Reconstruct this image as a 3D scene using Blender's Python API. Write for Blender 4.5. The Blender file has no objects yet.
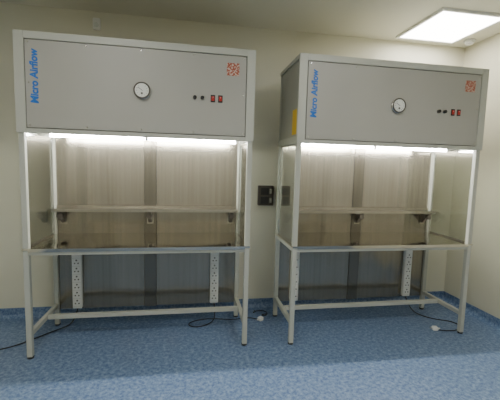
import bpy, bmesh, math, random
from mathutils import Vector, Matrix
random.seed(3)
S=bpy.context.scene
COL=bpy.context.collection

# ---------------------------------------------------------------- materials
def newmat(name):
    m=bpy.data.materials.new(name); m.use_nodes=True
    nt=m.node_tree; b=nt.nodes['Principled BSDF']
    return m,nt,b
def simple(name,col,rough=.5,metal=0,spec=.5,bump=0,bscale=200,var=0.0):
    m,nt,b=newmat(name)
    b.inputs['Base Color'].default_value=(*col,1)
    b.inputs['Roughness'].default_value=rough
    b.inputs['Metallic'].default_value=metal
    b.inputs['Specular IOR Level'].default_value=spec
    tc=nt.nodes.new('ShaderNodeTexCoord')
    if var>0:
        n=nt.nodes.new('ShaderNodeTexNoise'); n.inputs['Scale'].default_value=2.5; n.inputs['Detail'].default_value=4
        r=nt.nodes.new('ShaderNodeValToRGB')
        r.color_ramp.elements[0].position=.3; r.color_ramp.elements[1].position=.7
        r.color_ramp.elements[0].color=(*[c*(1-var) for c in col],1)
        r.color_ramp.elements[1].color=(*[min(1,c*(1+var)) for c in col],1)
        nt.links.new(tc.outputs['Object'],n.inputs['Vector']); nt.links.new(n.outputs['Fac'],r.inputs['Fac'])
        nt.links.new(r.outputs['Color'],b.inputs['Base Color'])
    if bump>0:
        n2=nt.nodes.new('ShaderNodeTexNoise'); n2.inputs['Scale'].default_value=bscale
        bp=nt.nodes.new('ShaderNodeBump'); bp.inputs['Strength'].default_value=bump; bp.inputs['Distance'].default_value=.001
        nt.links.new(tc.outputs['Object'],n2.inputs['Vector']); nt.links.new(n2.outputs['Fac'],bp.inputs['Height'])
        nt.links.new(bp.outputs['Normal'],b.inputs['Normal'])
    return m
def steel(name,col,rough,scale,broad,bump=.02,metal=1,wav=.012,contrast=.07):
    m,nt,b=newmat(name)
    b.inputs['Metallic'].default_value=metal
    tc=nt.nodes.new('ShaderNodeTexCoord'); mp=nt.nodes.new('ShaderNodeMapping'); mp.inputs['Scale'].default_value=scale
    n=nt.nodes.new('ShaderNodeTexNoise'); n.inputs['Scale'].default_value=1; n.inputs['Detail'].default_value=5
    nt.links.new(tc.outputs['Object'],mp.inputs['Vector']); nt.links.new(mp.outputs['Vector'],n.inputs['Vector'])
    r=nt.nodes.new('ShaderNodeValToRGB')
    r.color_ramp.elements[0].position=.3; r.color_ramp.elements[1].position=.7
    r.color_ramp.elements[0].color=(*[c*(1-contrast) for c in col],1); r.color_ramp.elements[1].color=(*[c*(1+contrast) for c in col],1)
    nt.links.new(n.outputs['Fac'],r.inputs['Fac']); nt.links.new(r.outputs['Color'],b.inputs['Base Color'])
    mr=nt.nodes.new('ShaderNodeMapRange'); mr.inputs['To Min'].default_value=rough*.9; mr.inputs['To Max'].default_value=rough*1.1
    nt.links.new(n.outputs['Fac'],mr.inputs['Value']); nt.links.new(mr.outputs['Result'],b.inputs['Roughness'])
    bp=nt.nodes.new('ShaderNodeBump'); bp.inputs['Strength'].default_value=bump; bp.inputs['Distance'].default_value=.001
    nt.links.new(n.outputs['Fac'],bp.inputs['Height'])
    # slow oil-canning waviness of the sheet
    mp2=nt.nodes.new('ShaderNodeMapping'); mp2.inputs['Scale'].default_value=broad
    n2=nt.nodes.new('ShaderNodeTexNoise'); n2.inputs['Scale'].default_value=1; n2.inputs['Detail'].default_value=0
    nt.links.new(tc.outputs['Object'],mp2.inputs['Vector']); nt.links.new(mp2.outputs['Vector'],n2.inputs['Vector'])
    bp2=nt.nodes.new('ShaderNodeBump'); bp2.inputs['Strength'].default_value=1; bp2.inputs['Distance'].default_value=wav
    nt.links.new(n2.outputs['Fac'],bp2.inputs['Height']); nt.links.new(bp.outputs['Normal'],bp2.inputs['Normal'])
    nt.links.new(bp2.outputs['Normal'],b.inputs['Normal'])
    return m
def emis(name,col,s):
    m,nt,b=newmat(name)
    b.inputs['Base Color'].default_value=(*col,1)
    b.inputs['Emission Color'].default_value=(*col,1); b.inputs['Emission Strength'].default_value=s
    return m

M={}
M['frame']=simple('frame_powder_coat',(.49,.50,.44),.45,bump=.05,bscale=600)
M['hood']=simple('hood_painted_steel',(.40,.395,.355),.42,bump=.05,bscale=500,var=.03)
M['hoodside']=simple('hood_side_paint',(.38,.38,.33),.5,var=.03)
M['seam']=simple('seam_dark',(.10,.10,.09),.7)
M['steel']=steel('brushed_steel_back',(.31,.285,.23),.20,(45,45,.7),(7,1,.8),bump=.04,metal=.82,wav=.016,contrast=.12)
M['steel2']=steel('brushed_steel_strip',(.19,.175,.14),.22,(45,45,.7),(3,1,.5),bump=.02,metal=.85,wav=.006,contrast=.08)
M['table']=steel('brushed_steel_table',(.68,.65,.58),.10,(1.2,45,45),(4,5,1),bump=.01,wav=.014,contrast=.04)
M['shelf']=steel('brushed_steel_shelf',(.46,.43,.37),.25,(1.2,45,45),(2,5,1),bump=.01,wav=.005,contrast=.04)
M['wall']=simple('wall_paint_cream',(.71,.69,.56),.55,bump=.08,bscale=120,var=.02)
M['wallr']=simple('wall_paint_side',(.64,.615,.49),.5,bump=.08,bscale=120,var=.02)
M['ceil']=simple('ceiling_paint',(.74,.72,.60),.6,bump=.05,bscale=120)
M['white']=simple('white_plastic',(.82,.82,.78),.4)
M['black']=simple('black_plastic',(.015,.015,.015),.4)
M['dark']=simple('dark_bracket',(.10,.09,.075),.4,metal=.6)
M['brown']=simple('brown_socket',(.07,.05,.035),.35)
M['chrome']=simple('chrome',(.7,.7,.68),.2,metal=1)
M['red']=simple('red_rocker',(.45,.02,.015),.35)
M['blue']=simple('blue_vinyl_letter',(.01,.16,.58),.5)
M['face']=simple('gauge_face',(.75,.77,.72),.4)
M['yellow']=simple('yellow_label',(.80,.52,.02),.5)
M['tube']=emis('tube_light',(1,.99,.95),130)
M['panel']=emis('ceiling_light_diffuser',(1,.97,.90),16)
M['filter']=simple('diffuser_mesh',(.6,.6,.56),.6)

# logo sticker : white with red swirl pattern
m,nt,b=newmat('logo_sticker'); tc=nt.nodes.new('ShaderNodeTexCoord')
n=nt.nodes.new('ShaderNodeTexNoise'); n.inputs['Scale'].default_value=80; n.inputs['Detail'].default_value=1
r=nt.nodes.new('ShaderNodeValToRGB'); r.color_ramp.interpolation='CONSTANT'
r.color_ramp.elements[0].color=(.36,.08,.04,1); r.color_ramp.elements[1].color=(.60,.46,.38,1); r.color_ramp.elements[1].position=.52
nt.links.new(tc.outputs['Object'],n.inputs['Vector']); nt.links.new(n.outputs['Fac'],r.inputs['Fac']); nt.links.new(r.outputs['Color'],b.inputs['Base Color'])
M['logo']=m
# floor: blue mottled vinyl
m,nt,b=newmat('floor_vinyl_blue'); tc=nt.nodes.new('ShaderNodeTexCoord')
n=nt.nodes.new('ShaderNodeTexNoise'); n.inputs['Scale'].default_value=40; n.inputs['Detail'].default_value=7; n.inputs['Roughness'].default_value=.8
r=nt.nodes.new('ShaderNodeValToRGB')
r.color_ramp.elements[0].position=.40; r.color_ramp.elements[0].color=(.065,.12,.26,1)
r.color_ramp.elements[1].position=.62; r.color_ramp.elements[1].color=(.28,.365,.50,1)
e=r.color_ramp.elements.new(.5); e.color=(.14,.22,.37,1)
nt.links.new(tc.outputs['Object'],n.inputs['Vector']); nt.links.new(n.outputs['Fac'],r.inputs['Fac']); nt.links.new(r.outputs['Color'],b.inputs['Base Color'])
b.inputs['Roughness'].default_value=.38
M['floor']=m
# clear acrylic side
m=bpy.data.materials.new('clear_acrylic'); m.use_nodes=True; nt=m.node_tree; nt.nodes.clear()
o=nt.nodes.new('ShaderNodeOutputMaterial'); t=nt.nodes.new('ShaderNodeBsdfTransparent'); g=nt.nodes.new('ShaderNodeBsdfGlossy'); g.inputs['Roughness'].default_value=.05
t.inputs['Color'].default_value=(.90,.92,.88,1)
mx=nt.nodes.new('ShaderNodeMixShader'); lw=nt.nodes.new('ShaderNodeLayerWeight'); lw.inputs['Blend'].default_value=.3
nt.links.new(lw.outputs['Facing'],mx.inputs[0]); nt.links.new(t.outputs[0],mx.inputs[1]); nt.links.new(g.outputs[0],mx.inputs[2]); nt.links.new(mx.outputs[0],o.inputs[0])
M['glass']=m

# ---------------------------------------------------------------- builders
def link(o,parent):
    COL.objects.link(o)
    if parent: o.parent=parent
    return o
def meshobj(name,bm,mat,parent=None,smooth=False):
    me=bpy.data.meshes.new(name); bm.to_mesh(me); bm.free()
    if smooth:
        for p in me.polygons: p.use_smooth=True
    me.materials.append(mat)
    return link(bpy.data.objects.new(name,me),parent)
def add_box(bm,a,b):
    c=[(a[i]+b[i])/2 for i in range(3)]; s=[abs(b[i]-a[i]) for i in range(3)]
    return bmesh.ops.create_cube(bm,size=1,matrix=Matrix.Translation(c)@Matrix.Diagonal((*s,1)))
def boxes(name,lst,mat,parent=None,bev=.002):
    bm=bmesh.new()
    for a,b in lst: add_box(bm,a,b)
    if bev: bmesh.ops.bevel(bm,geom=bm.edges[:],offset=bev,segments=2,affect='EDGES',clamp_overlap=True)
    return meshobj(name,bm,mat,parent)
def cyl(name,c,r,d,axis,mat,parent=None,r2=None,seg=32,bev=0):
    bm=bmesh.new()
    rot={'z':Matrix.Identity(4),'y':Matrix.Rotation(math.pi/2,4,'X'),'x':Matrix.Rotation(math.pi/2,4,'Y')}[axis]
    bmesh.ops.create_cone(bm,cap_ends=True,segments=seg,radius1=r,radius2=r if r2 is None else r2,depth=d,matrix=Matrix.Translation(c)@rot)
    if bev:
        ed=[e for e in bm.edges if len(e.link_faces)==2 and e.calc_face_angle()>1]
        bmesh.ops.bevel(bm,geom=ed,offset=bev,segments=2,affect='EDGES')
    o=meshobj(name,bm,mat,parent)
    for p in o.data.polygons:
        p.use_smooth=len(p.vertices)==4
    return o
def ring(name,c,R,r,mat,parent):   # torus facing -Y
    bm=bmesh.new(); n,k=40,10; vs=[]
    for i in range(n):
        a=2*math.pi*i/n
        vs.append([bm.verts.new((c[0]+(R+r*math.cos(2*math.pi*j/k))*math.cos(a),c[1]+r*math.sin(2*math.pi*j/k),c[2]+(R+r*math.cos(2*math.pi*j/k))*math.sin(a))) for j in range(k)])
    for i in range(n):
        for j in range(k):
            bm.faces.new((vs[i][j],vs[(i+1)%n][j],vs[(i+1)%n][(j+1)%k],vs[i][(j+1)%k]))
    bmesh.ops.recalc_face_normals(bm,faces=bm.faces[:])
    return meshobj(name,bm,mat,parent,True)
def cable(name,pts,r,mat,parent=None):
    cu=bpy.data.curves.new(name,'CURVE'); cu.dimensions='3D'; cu.bevel_depth=r; cu.bevel_resolution=3; cu.resolution_u=10
    sp=cu.splines.new('NURBS'); sp.points.add(len(pts)-1); sp.order_u=4; sp.use_endpoint_u=True
    for p,q in zip(sp.points,pts): p.co=(*q,1)
    o=bpy.data.objects.new(name,cu); COL.objects.link(o)
    dg=bpy.context.evaluated_depsgraph_get(); dg.update()
    me=bpy.data.meshes.new_from_object(o.evaluated_get(dg)); bpy.data.objects.remove(o)
    me.materials.clear(); me.materials.append(mat)
    for p in me.polygons: p.use_smooth=True
    return link(bpy.data.objects.new(name,me),parent)
def textmesh(name,body,size,mat,parent,mat4,extr=.0006,shear=0,off=0):
    cu=bpy.data.curves.new(name,'FONT'); cu.body=body; cu.size=size; cu.extrude=extr; cu.shear=shear; cu.offset=off
    cu.align_x='CENTER'; cu.align_y='CENTER'
    o=bpy.data.objects.new(name,cu); COL.objects.link(o)
    dg=bpy.context.evaluated_depsgraph_get(); dg.update()
    me=bpy.data.meshes.new_from_object(o.evaluated_get(dg)); bpy.data.objects.remove(o)
    me.transform(mat4); me.materials.clear(); me.materials.append(mat)
    return link(bpy.data.objects.new(name,me),parent)
def empty(name,loc=(0,0,0)):
    e=bpy.data.objects.new(name,None); e.location=loc; COL.objects.link(e); e.empty_display_size=.1; return e

# ---------------------------------------------------------------- room
XL,XR,YF,YB,ZC=-.95,3.67,-4.2,.68,2.52
T=.1
boxes('floor',[((XL-T,YF-T,-.1),(XR+T,YB+T,0))],M['floor'],bev=0)
boxes('ceiling',[((XL-T,YF-T,ZC),(XR+T,YB+T,ZC+T))],M['ceil'],bev=0)
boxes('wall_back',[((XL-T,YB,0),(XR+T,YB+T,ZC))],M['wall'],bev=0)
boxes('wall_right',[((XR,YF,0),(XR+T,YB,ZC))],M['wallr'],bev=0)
boxes('wall_left',[((XL-T,YF,0),(XL,YB,ZC))],M['wall'],bev=0)
boxes('wall_front',[((XL-T,YF-T,0),(XR+T,YF,ZC))],M['wall'],bev=0)
def cove(name,p0,p1,n):   # coved vinyl skirting from p0 to p1, n = inward normal
    prof=[(0,.085),(.003,.085)]
    R=.04
    for i in range(9):
        a=math.pi/2*i/8
        prof.append((.003+R-R*math.cos(a),R+.001-R*math.sin(a)))
    prof+= [(.003+R,0),(0,0)]
    bm=bmesh.new(); A=[];B=[]
    for d,z in prof:
        A.append(bm.verts.new((p0[0]+n[0]*d,p0[1]+n[1]*d,z))); B.append(bm.verts.new((p1[0]+n[0]*d,p1[1]+n[1]*d,z)))
    k=len(prof)
    for i in range(k): bm.faces.new((A[i],A[(i+1)%k],B[(i+1)%k],B[i]))
    bm.faces.new(A); bm.faces.new(B[::-1])
    bmesh.ops.recalc_face_normals(bm,faces=bm.faces[:])
    meshobj(name,bm,M['floor'])
cove('baseboard_back',(XL,YB),(XR,YB),(0,-1))
cove('baseboard_right',(XR,YF),(XR,YB),(-1,0))
cove('baseboard_left',(XL,YF),(XL,YB),(1,0))

# ---------------------------------------------------------------- bench
W,D,tz,hz,HZ=1.485,.52,.751,1.493,2.105
def plug(name,loc,rot,P,mat):
    o=boxes(name,[((-.022,-.02,0),(.022,.02,.032)),((.02,-.008,.010),(.045,.008,.022))],mat,P,bev=.006); o.location=loc; o.rotation_euler=(0,0,rot)
    bm=bmesh.new()
    for y in (-.009,.009): bmesh.ops.create_cone(bm,cap_ends=True,segments=10,radius1=.003,radius2=.003,depth=.02,matrix=Matrix.Translation((-.03,y,.016))@Matrix.Rotation(math.pi/2,4,'Y'))
    q=meshobj(name+'_pins',bm,M['chrome'],P); q.location=loc; q.rotation_euler=(0,0,rot)
def bench(ox,oy,first):
    P=empty('laminar_flow_bench',(ox,oy,0))
    f=.034
    # frame: legs, rails
    L=[]
    for x in (0,W-f):
        L.append(((x,0,.012),(x+f,f,HZ-.03)))
        L.append(((x,D-f,.012),(x+f,D,HZ-.03)))
        L.append(((x+.002,f,.15),(x+f-.002,D-f,.182)))        # low side rails
        L.append(((x+.002,f,tz-.045),(x+f-.002,D-f,tz-.012)))
    L.append(((f,.27,.15),(W-f,.302,.182)))              # cross rail
    L.append(((f,.002,tz-.045),(W-f,f-.002,tz-.012)))
    L.append(((f,D-f,tz-.045),(W-f,D-.002,tz-.012)))
    boxes('frame_tubes',L,M['frame'],P)
    for i,(x,y) in enumerate([(0,0),(W-f,0),(0,D-f),(W-f,D-f)]):
        cyl('foot_%d'%(i+1),(x+f/2,y+f/2,.007),.02,.014,'z',M['black'],P)
    # table top with turned-down lip
    boxes('table_top',[((-.004,-.008,tz-.012),(W+.004,D-.012,tz)),((f,-.009,tz-.022),(W-f,-.002,tz-.010))],M['table'],P,bev=.0015)
    # back panel (continues below the worktop)
    boxes('back_panel',[((f,D-.012,.13),(W*.5-.05,D-.006,hz+.05)),((W*.5+.05,D-.012,.13),(W-f,D-.006,hz+.05))],M['steel'],P,bev=.001)
    boxes('back_panel_strip',[((W*.5-.047,D-.018,.125),(W*.5+.047,D-.004,hz+.05))],M['steel2'],P,bev=.001)
    boxes('back_panel_strip_seam',[((W*.5-.050,D-.0145,.125),(W*.5+.050,D-.008,hz+.05))],M['dark'],P,bev=0)
    # shelf with front lip
    boxes('instrument_shelf',[((f,D-.13,.955),(W-f,D-.020,.960)),((f,D-.135,.940),(W-f,D-.13,.962)),((f,D-.024,.955),(W-f,D-.019,.978))],M['shelf'],P,bev=.001)
    for i,x in enumerate((.085,W*.5,W-.085)):
        bm=bmesh.new()
        pts=[(0,0),(0,-.11),(-.02,-.11),(-.105,-.022),(-.105,0)]
        A=[bm.verts.new((x-.014,D-.019+a,.953+b_)) for a,b_ in pts]; B=[bm.verts.new((x+.014,D-.019+a,.953+b_)) for a,b_ in pts]
        for k in range(5): bm.faces.new((A[k],A[(k+1)%5],B[(k+1)%5],B[k]))
        bm.faces.new(A);bm.faces.new(B[::-1]); bmesh.ops.recalc_face_normals(bm,faces=bm.faces[:])
        meshobj('shelf_bracket_%d'%(i+1),bm,M['dark'],P)
        boxes('bracket_backplate_%d'%(i+1),[((x-.026,D-.024,.83),(x+.026,D-.017,.953))],M['shelf'],P)
        cyl('bracket_knob_%d'%(i+1),(x,D-.09,.903),.020,.06,'y',M['dark'],P,bev=.003)
    # clear sides with slim steel beads
    boxes('side_screen_left',[((.014,f,tz),(.018,D-f,hz))],M['glass'],P,bev=0)
    boxes('side_screen_right',[((W-.018,f,tz),(W-.014,D-f,hz))],M['glass'],P,bev=0)
    bd=[]
    for x in (.010,W-.022):
        bd+=[((x,f,tz),(x+.012,f+.012,hz)),((x,D-f-.012,tz),(x+.012,D-f,hz)),((x,f+.012,tz),(x+.012,D-f-.012,tz+.012)),((x,f+.012,hz-.012),(x+.012,D-f-.012,hz))]
    boxes('side_screen_beads',bd,M['chrome'],P,bev=.001)
    # hood
    boxes('hood_body',[((.006,.012,hz+.045),(W-.006,D+.0,HZ-.012))],M['hoodside'],P,bev=.002)
    F=[((-.006,-.012,hz),(.052,.014,HZ)),((W-.052,-.012,hz),(W+.006,.014,HZ)),
       ((.052,-.012,HZ-.045),(W-.052,.014,HZ)),((.052,-.012,hz),(W-.052,.014,hz+.028)),
       ((-.006,.014,HZ-.03),(.03,D+.004,HZ)),((W-.03,.014,HZ-.03),(W+.006,D+.004,HZ)),
       ((.03,D-.03,HZ-.03),(W-.03,D+.004,HZ)),
       ((-.006,.014,hz),(.02,D,hz+.05)),((W-.02,.014,hz),(W+.006,D,hz+.05))]
    boxes('hood_frame',F,M['frame'],P,bev=.002)
    boxes('hood_front_seam',[((.052,-.002,hz+.028),(W-.052,.012,HZ-.045))],M['seam'],P,bev=0)
    boxes('hood_front_panel',[((.057,-.011,hz+.033),(W-.057,.0,HZ-.050))],M['hood'],P,bev=.002)
    bm=bmesh.new()
    for x in [.075+(W-.15)*k/4 for k in range(5)]:
        for z in (hz+.047,HZ-.064):
            bmesh.ops.create_cone(bm,cap_ends=True,segments=14,radius1=.0055,radius2=.004,depth=.004,matrix=Matrix.Translation((x,-.0125,z))@Matrix.Rotation(math.pi/2,4,'X'))
    for x in (.075,W-.075):
        bmesh.ops.create_cone(bm,cap_ends=True,segments=14,radius1=.0055,radius2=.004,depth=.004,matrix=Matrix.Translation((x,-.0125,(hz+HZ)/2))@Matrix.Rotation(math.pi/2,4,'X'))
    meshobj('panel_screws',bm,M['chrome'],P)
    fy=-.011
    # pressure gauge
    g=(.748,fy,1.79)
    cyl('gauge_body',(g[0],fy-.010,g[2]),.054,.020,'y',M['chrome'],P,bev=.003)
    ring('gauge_bezel',(g[0],fy-.021,g[2]),.048,.005,M['dark'],P)
    cyl('gauge_face',(g[0],fy-.0215,g[2]),.045,.002,'y',M['face'],P)
    bm=bmesh.new()
    for k in range(11):
        a=math.radians(-50+k*28)
        mt=Matrix.Translation((g[0],fy-.0232,g[2]))@Matrix.Rotation(-a,4,'Y')@Matrix.Translation((-.034,0,0))@Matrix.Diagonal((.008,.001,.0016,1))
        bmesh.ops.create_cube(bm,size=1,matrix=mt)
    bmesh.ops.create_cube(bm,size=1,matrix=Matrix.Translation((g[0],fy-.0236,g[2]))@Matrix.Rotation(math.radians(35),4,'Y')@Matrix.Translation((-.012,0,0))@Matrix.Diagonal((.036,.001,.0025,1)))
    meshobj('gauge_marks',bm,M['black'],P)
    cyl('gauge_lower_scale',(g[0],fy-.0236,g[2]-.020),.007,.001,'y',M['seam'],P)
    # knobs and rocker switches
    for i,x in enumerate((1.085,1.135)):
        cyl('control_collar_%d'%(i+1),(x,fy-.002,1.768),.015,.004,'y',M['chrome'],P)
        cyl('control_knob_%d'%(i+1),(x,fy-.010,1.768),.012,.016,'y',M['black'],P,bev=.002)
    for i,x in enumerate((1.205,1.255)):
        boxes('switch_bezel_%d'%(i+1),[((x-.015,fy-.004,1.743),(x+.015,fy,1.791))],M['black'],P,bev=.001)
        boxes('switch_rocker_%d'%(i+1),[((x-.010,fy-.008,1.752),(x+.010,fy-.003,1.782))],M['red'],P,bev=.001)
        textmesh('switch_mark_%d'%(i+1),'I',.013,M['white'],P,Matrix.Translation((x,fy-.0085,1.774))@Matrix.Rotation(math.pi/2,4,'X'),extr=.0004)
    boxes('logo_label',[((1.295,fy-.0012,1.925),(1.380,fy,2.008))],M['logo'],P,bev=0)
    textmesh('label_lettering','Micro Airflow',.062,M['blue'],P,Matrix.Translation((.108,fy-.001,1.835))@Matrix.Rotation(math.pi/2,4,'X')@Matrix.Rotation(math.pi/2,4,'Z')@Matrix.Diagonal((.92,1,1,1)),shear=.1,off=.0022)
    if not first:
        boxes('hood_side_label',[((.0035,.04,1.56),(.006,.15,1.74))],M['yellow'],P,bev=0)
    # diffuser & tube lights under hood
    boxes('air_diffuser',[((.04,.03,hz+.038),(W-.04,D-.03,hz+.045))],M['filter'],P,bev=0)
    boxes('light_fitting',[((.06,.24,hz+.022),(W-.06,.30,hz+.038))],M['white'],P)
    for k,(a,b_) in enumerate(((.08,W/2-.005),(W/2+.005,W-.08))):
        cyl('light_tube_%d'%(k+1),((a+b_)/2,.27,hz+.008),.012,b_-a-.01,'x',M['tube'],P)
        boxes('tube_sockets_%d'%(k+1),[((a-.005,.252,hz-.005),(a+.006,.288,hz+.024)),((b_-.006,.252,hz-.005),(b_+.005,.288,hz+.024))],M['white'],P)
    # socket strips
    for i,x in enumerate((.178,1.272)):
        z0,z1=.145,.585
        boxes('power_strip_body_%d'%(i+1),[((x-.035,D-.052,z0),(x+.035,D-.013,z1))],M['white'],P,bev=.004)
        bm=bmesh.new()
        for k in range(6):
            zc=z0+.05+k*.066
            for dx,dz,rr in ((0,.016,.0065),(-.013,-.008,.0055),(.013,-.008,.0055)):
                bmesh.ops.create_cone(bm,cap_ends=True,segments=14,radius1=rr,radius2=rr,depth=.003,matrix=Matrix.Translation((x+dx,D-.0525,zc+dz))@Matrix.Rotation(math.pi/2,4,'X'))
        meshobj('power_strip_holes_%d'%(i+1),bm,M['seam'],P)
        boxes('power_strip_lines_%d'%(i+1),[((x-.030,D-.0535,z0+.016+k*.066),(x+.030,D-.0515,z0+.018+k*.066)) for k in range(7)],M['filter'],P,bev=0)
    r=.0045
    if first:
        cable('mains_cord',[(1.272,.49,.15),(1.29,.45,.03),(1.26,.38,r),(1.1,.30,r),(1.02,.42,r),(1.25,.50,r),(1.45,.40,r),(1.58,.48,r),(1.64,.42,r)],r,M['black'],P)
        plug('mains_plug',(1.67,.40,0),-2.6,P,M['white'])
        cable('strip_cord',[(-.62,-.02,r),(-.45,.10,r),(-.30,.13,r),(-.18,.16,r),(-.08,.26,r),(0,.36,r),(.08,.44,r),(.16,.46,.03),(.178,.485,.15)],r,M['black'],P)
    else:
        dx,dy=-1.8,.028
        cable('mains_cord',[(x+dx,y+dy,z) for x,y,z in [(3.072,.46,.15),(3.10,.42,.03),(3.13,.34,r),(3.25,.22,r),(3.35,.20,r),(3.38,.08,r),(3.28,.02,r),(3.17,.02,r),(3.12,.05,r)]],r,M['black'],P)
        plug('mains_plug',(3.09+dx,.06+dy,0),-.3,P,M['white'])
    return P
b1=bench(0,0,True)
b2=bench(1.80,-.028,False)

# ---------------------------------------------------------------- wall outlet and loose cord
P=empty('wall_power_outlet',(1.737,YB,1.06))
boxes('outlet_box',[((-.07,-.045,-.09),(.07,0,.09))],M['brown'],P,bev=.004)
boxes('outlet_rim',[((-.062,-.050,-.082),(.062,-.044,.082))],M['dark'],P,bev=.002)
for i,z in enumerate((.04,-.04)):
    boxes('outlet_module_%d'%(i+1),[((-.052,-.056,z-.032),(.022,-.049,z+.032))],M['black'],P,bev=.002)
    boxes('outlet_switch_%d'%(i+1),[((.030,-.056,z-.022),(.052,-.049,z+.022))],M['chrome'],P,bev=.002)
r=.0045
P=empty('extension_cord',(1.70,.56,0))
cable('cord',[(x-1.70,y-.56,z) for x,y,z in [(1.655,.60,r),(1.645,.54,r),(1.62,.56,r),(1.69,.60,r),(1.75,.58,r),(1.77,.50,r),(1.68,.52,r),(1.72,.46,r),(1.745,.50,r)]],r,M['black'],P)

# ---------------------------------------------------------------- ceiling fittings
def ceil_light(x0,y0,x1,y1):
    P=empty('ceiling_light_panel',((x0+x1)/2,(y0+y1)/2,ZC)); w=(x1-x0)/2; d=(y1-y0)/2
    boxes('trim_frame',[((-w,-d,-.018),(w,-d+.025,0)),((-w,d-.025,-.018),(w,d,0)),((-w,-d+.025,-.018),(-w+.025,d-.025,0)),((w-.025,-d+.025,-.018),(w,d-.025,0))],M['white'],P)
    boxes('diffuser',[((-w+.025,-d+.025,-.012),(w-.025,d-.025,-.004))],M['panel'],P,bev=0)
ceil_light(2.87,-.02,3.45,.58)
for x in (.1,1.9):  # extra panels out of view, added to brighten the room and back wall
    for y in (-1.5,-3.2):
        ceil_light(x,y,x+.6,y+.6)
P=empty('smoke_detector',(3.56,.50,ZC))
cyl('detector_base',(0,0,-.008),.05,.016,'z',M['white'],P,bev=.003)
cyl('detector_dome',(0,0,-.028),.028,.026,'z',M['white'],P,r2=.042,bev=.003)
P=empty('motion_sensor',(.31,YB,2.42))
boxes('sensor_housing',[((-.028,-.03,-.045),(.028,0,.045))],M['white'],P,bev=.006)
cyl('sensor_lens',(0,-.034,-.012),.018,.014,'y',M['face'],P,bev=.004)

# ---------------------------------------------------------------- world + camera
w=bpy.data.worlds.new('world'); S.world=w; w.use_nodes=True
w.node_tree.nodes['Background'].inputs[0].default_value=(.5,.5,.48,1); w.node_tree.nodes['Background'].inputs[1].default_value=.1
pi_,ya,ro=.0995,.1737,.0278
F=Vector((math.sin(ya)*math.cos(pi_),math.cos(ya)*math.cos(pi_),-math.sin(pi_)))
R=Vector((math.cos(ya),-math.sin(ya),0)); U=R.cross(F)
R2=R*math.cos(ro)+U*math.sin(ro); U2=-R*math.sin(ro)+U*math.cos(ro)
c=bpy.data.cameras.new('camera'); c.sensor_width=36; c.lens=345.6/500*36; c.clip_start=.05
cam=bpy.data.objects.new('camera',c); COL.objects.link(cam)
mt=Matrix((R2,U2,-F)).transposed().to_4x4(); mt.translation=Vector((1.058,-2.401,1.327))
cam.matrix_world=mt; S.camera=cam
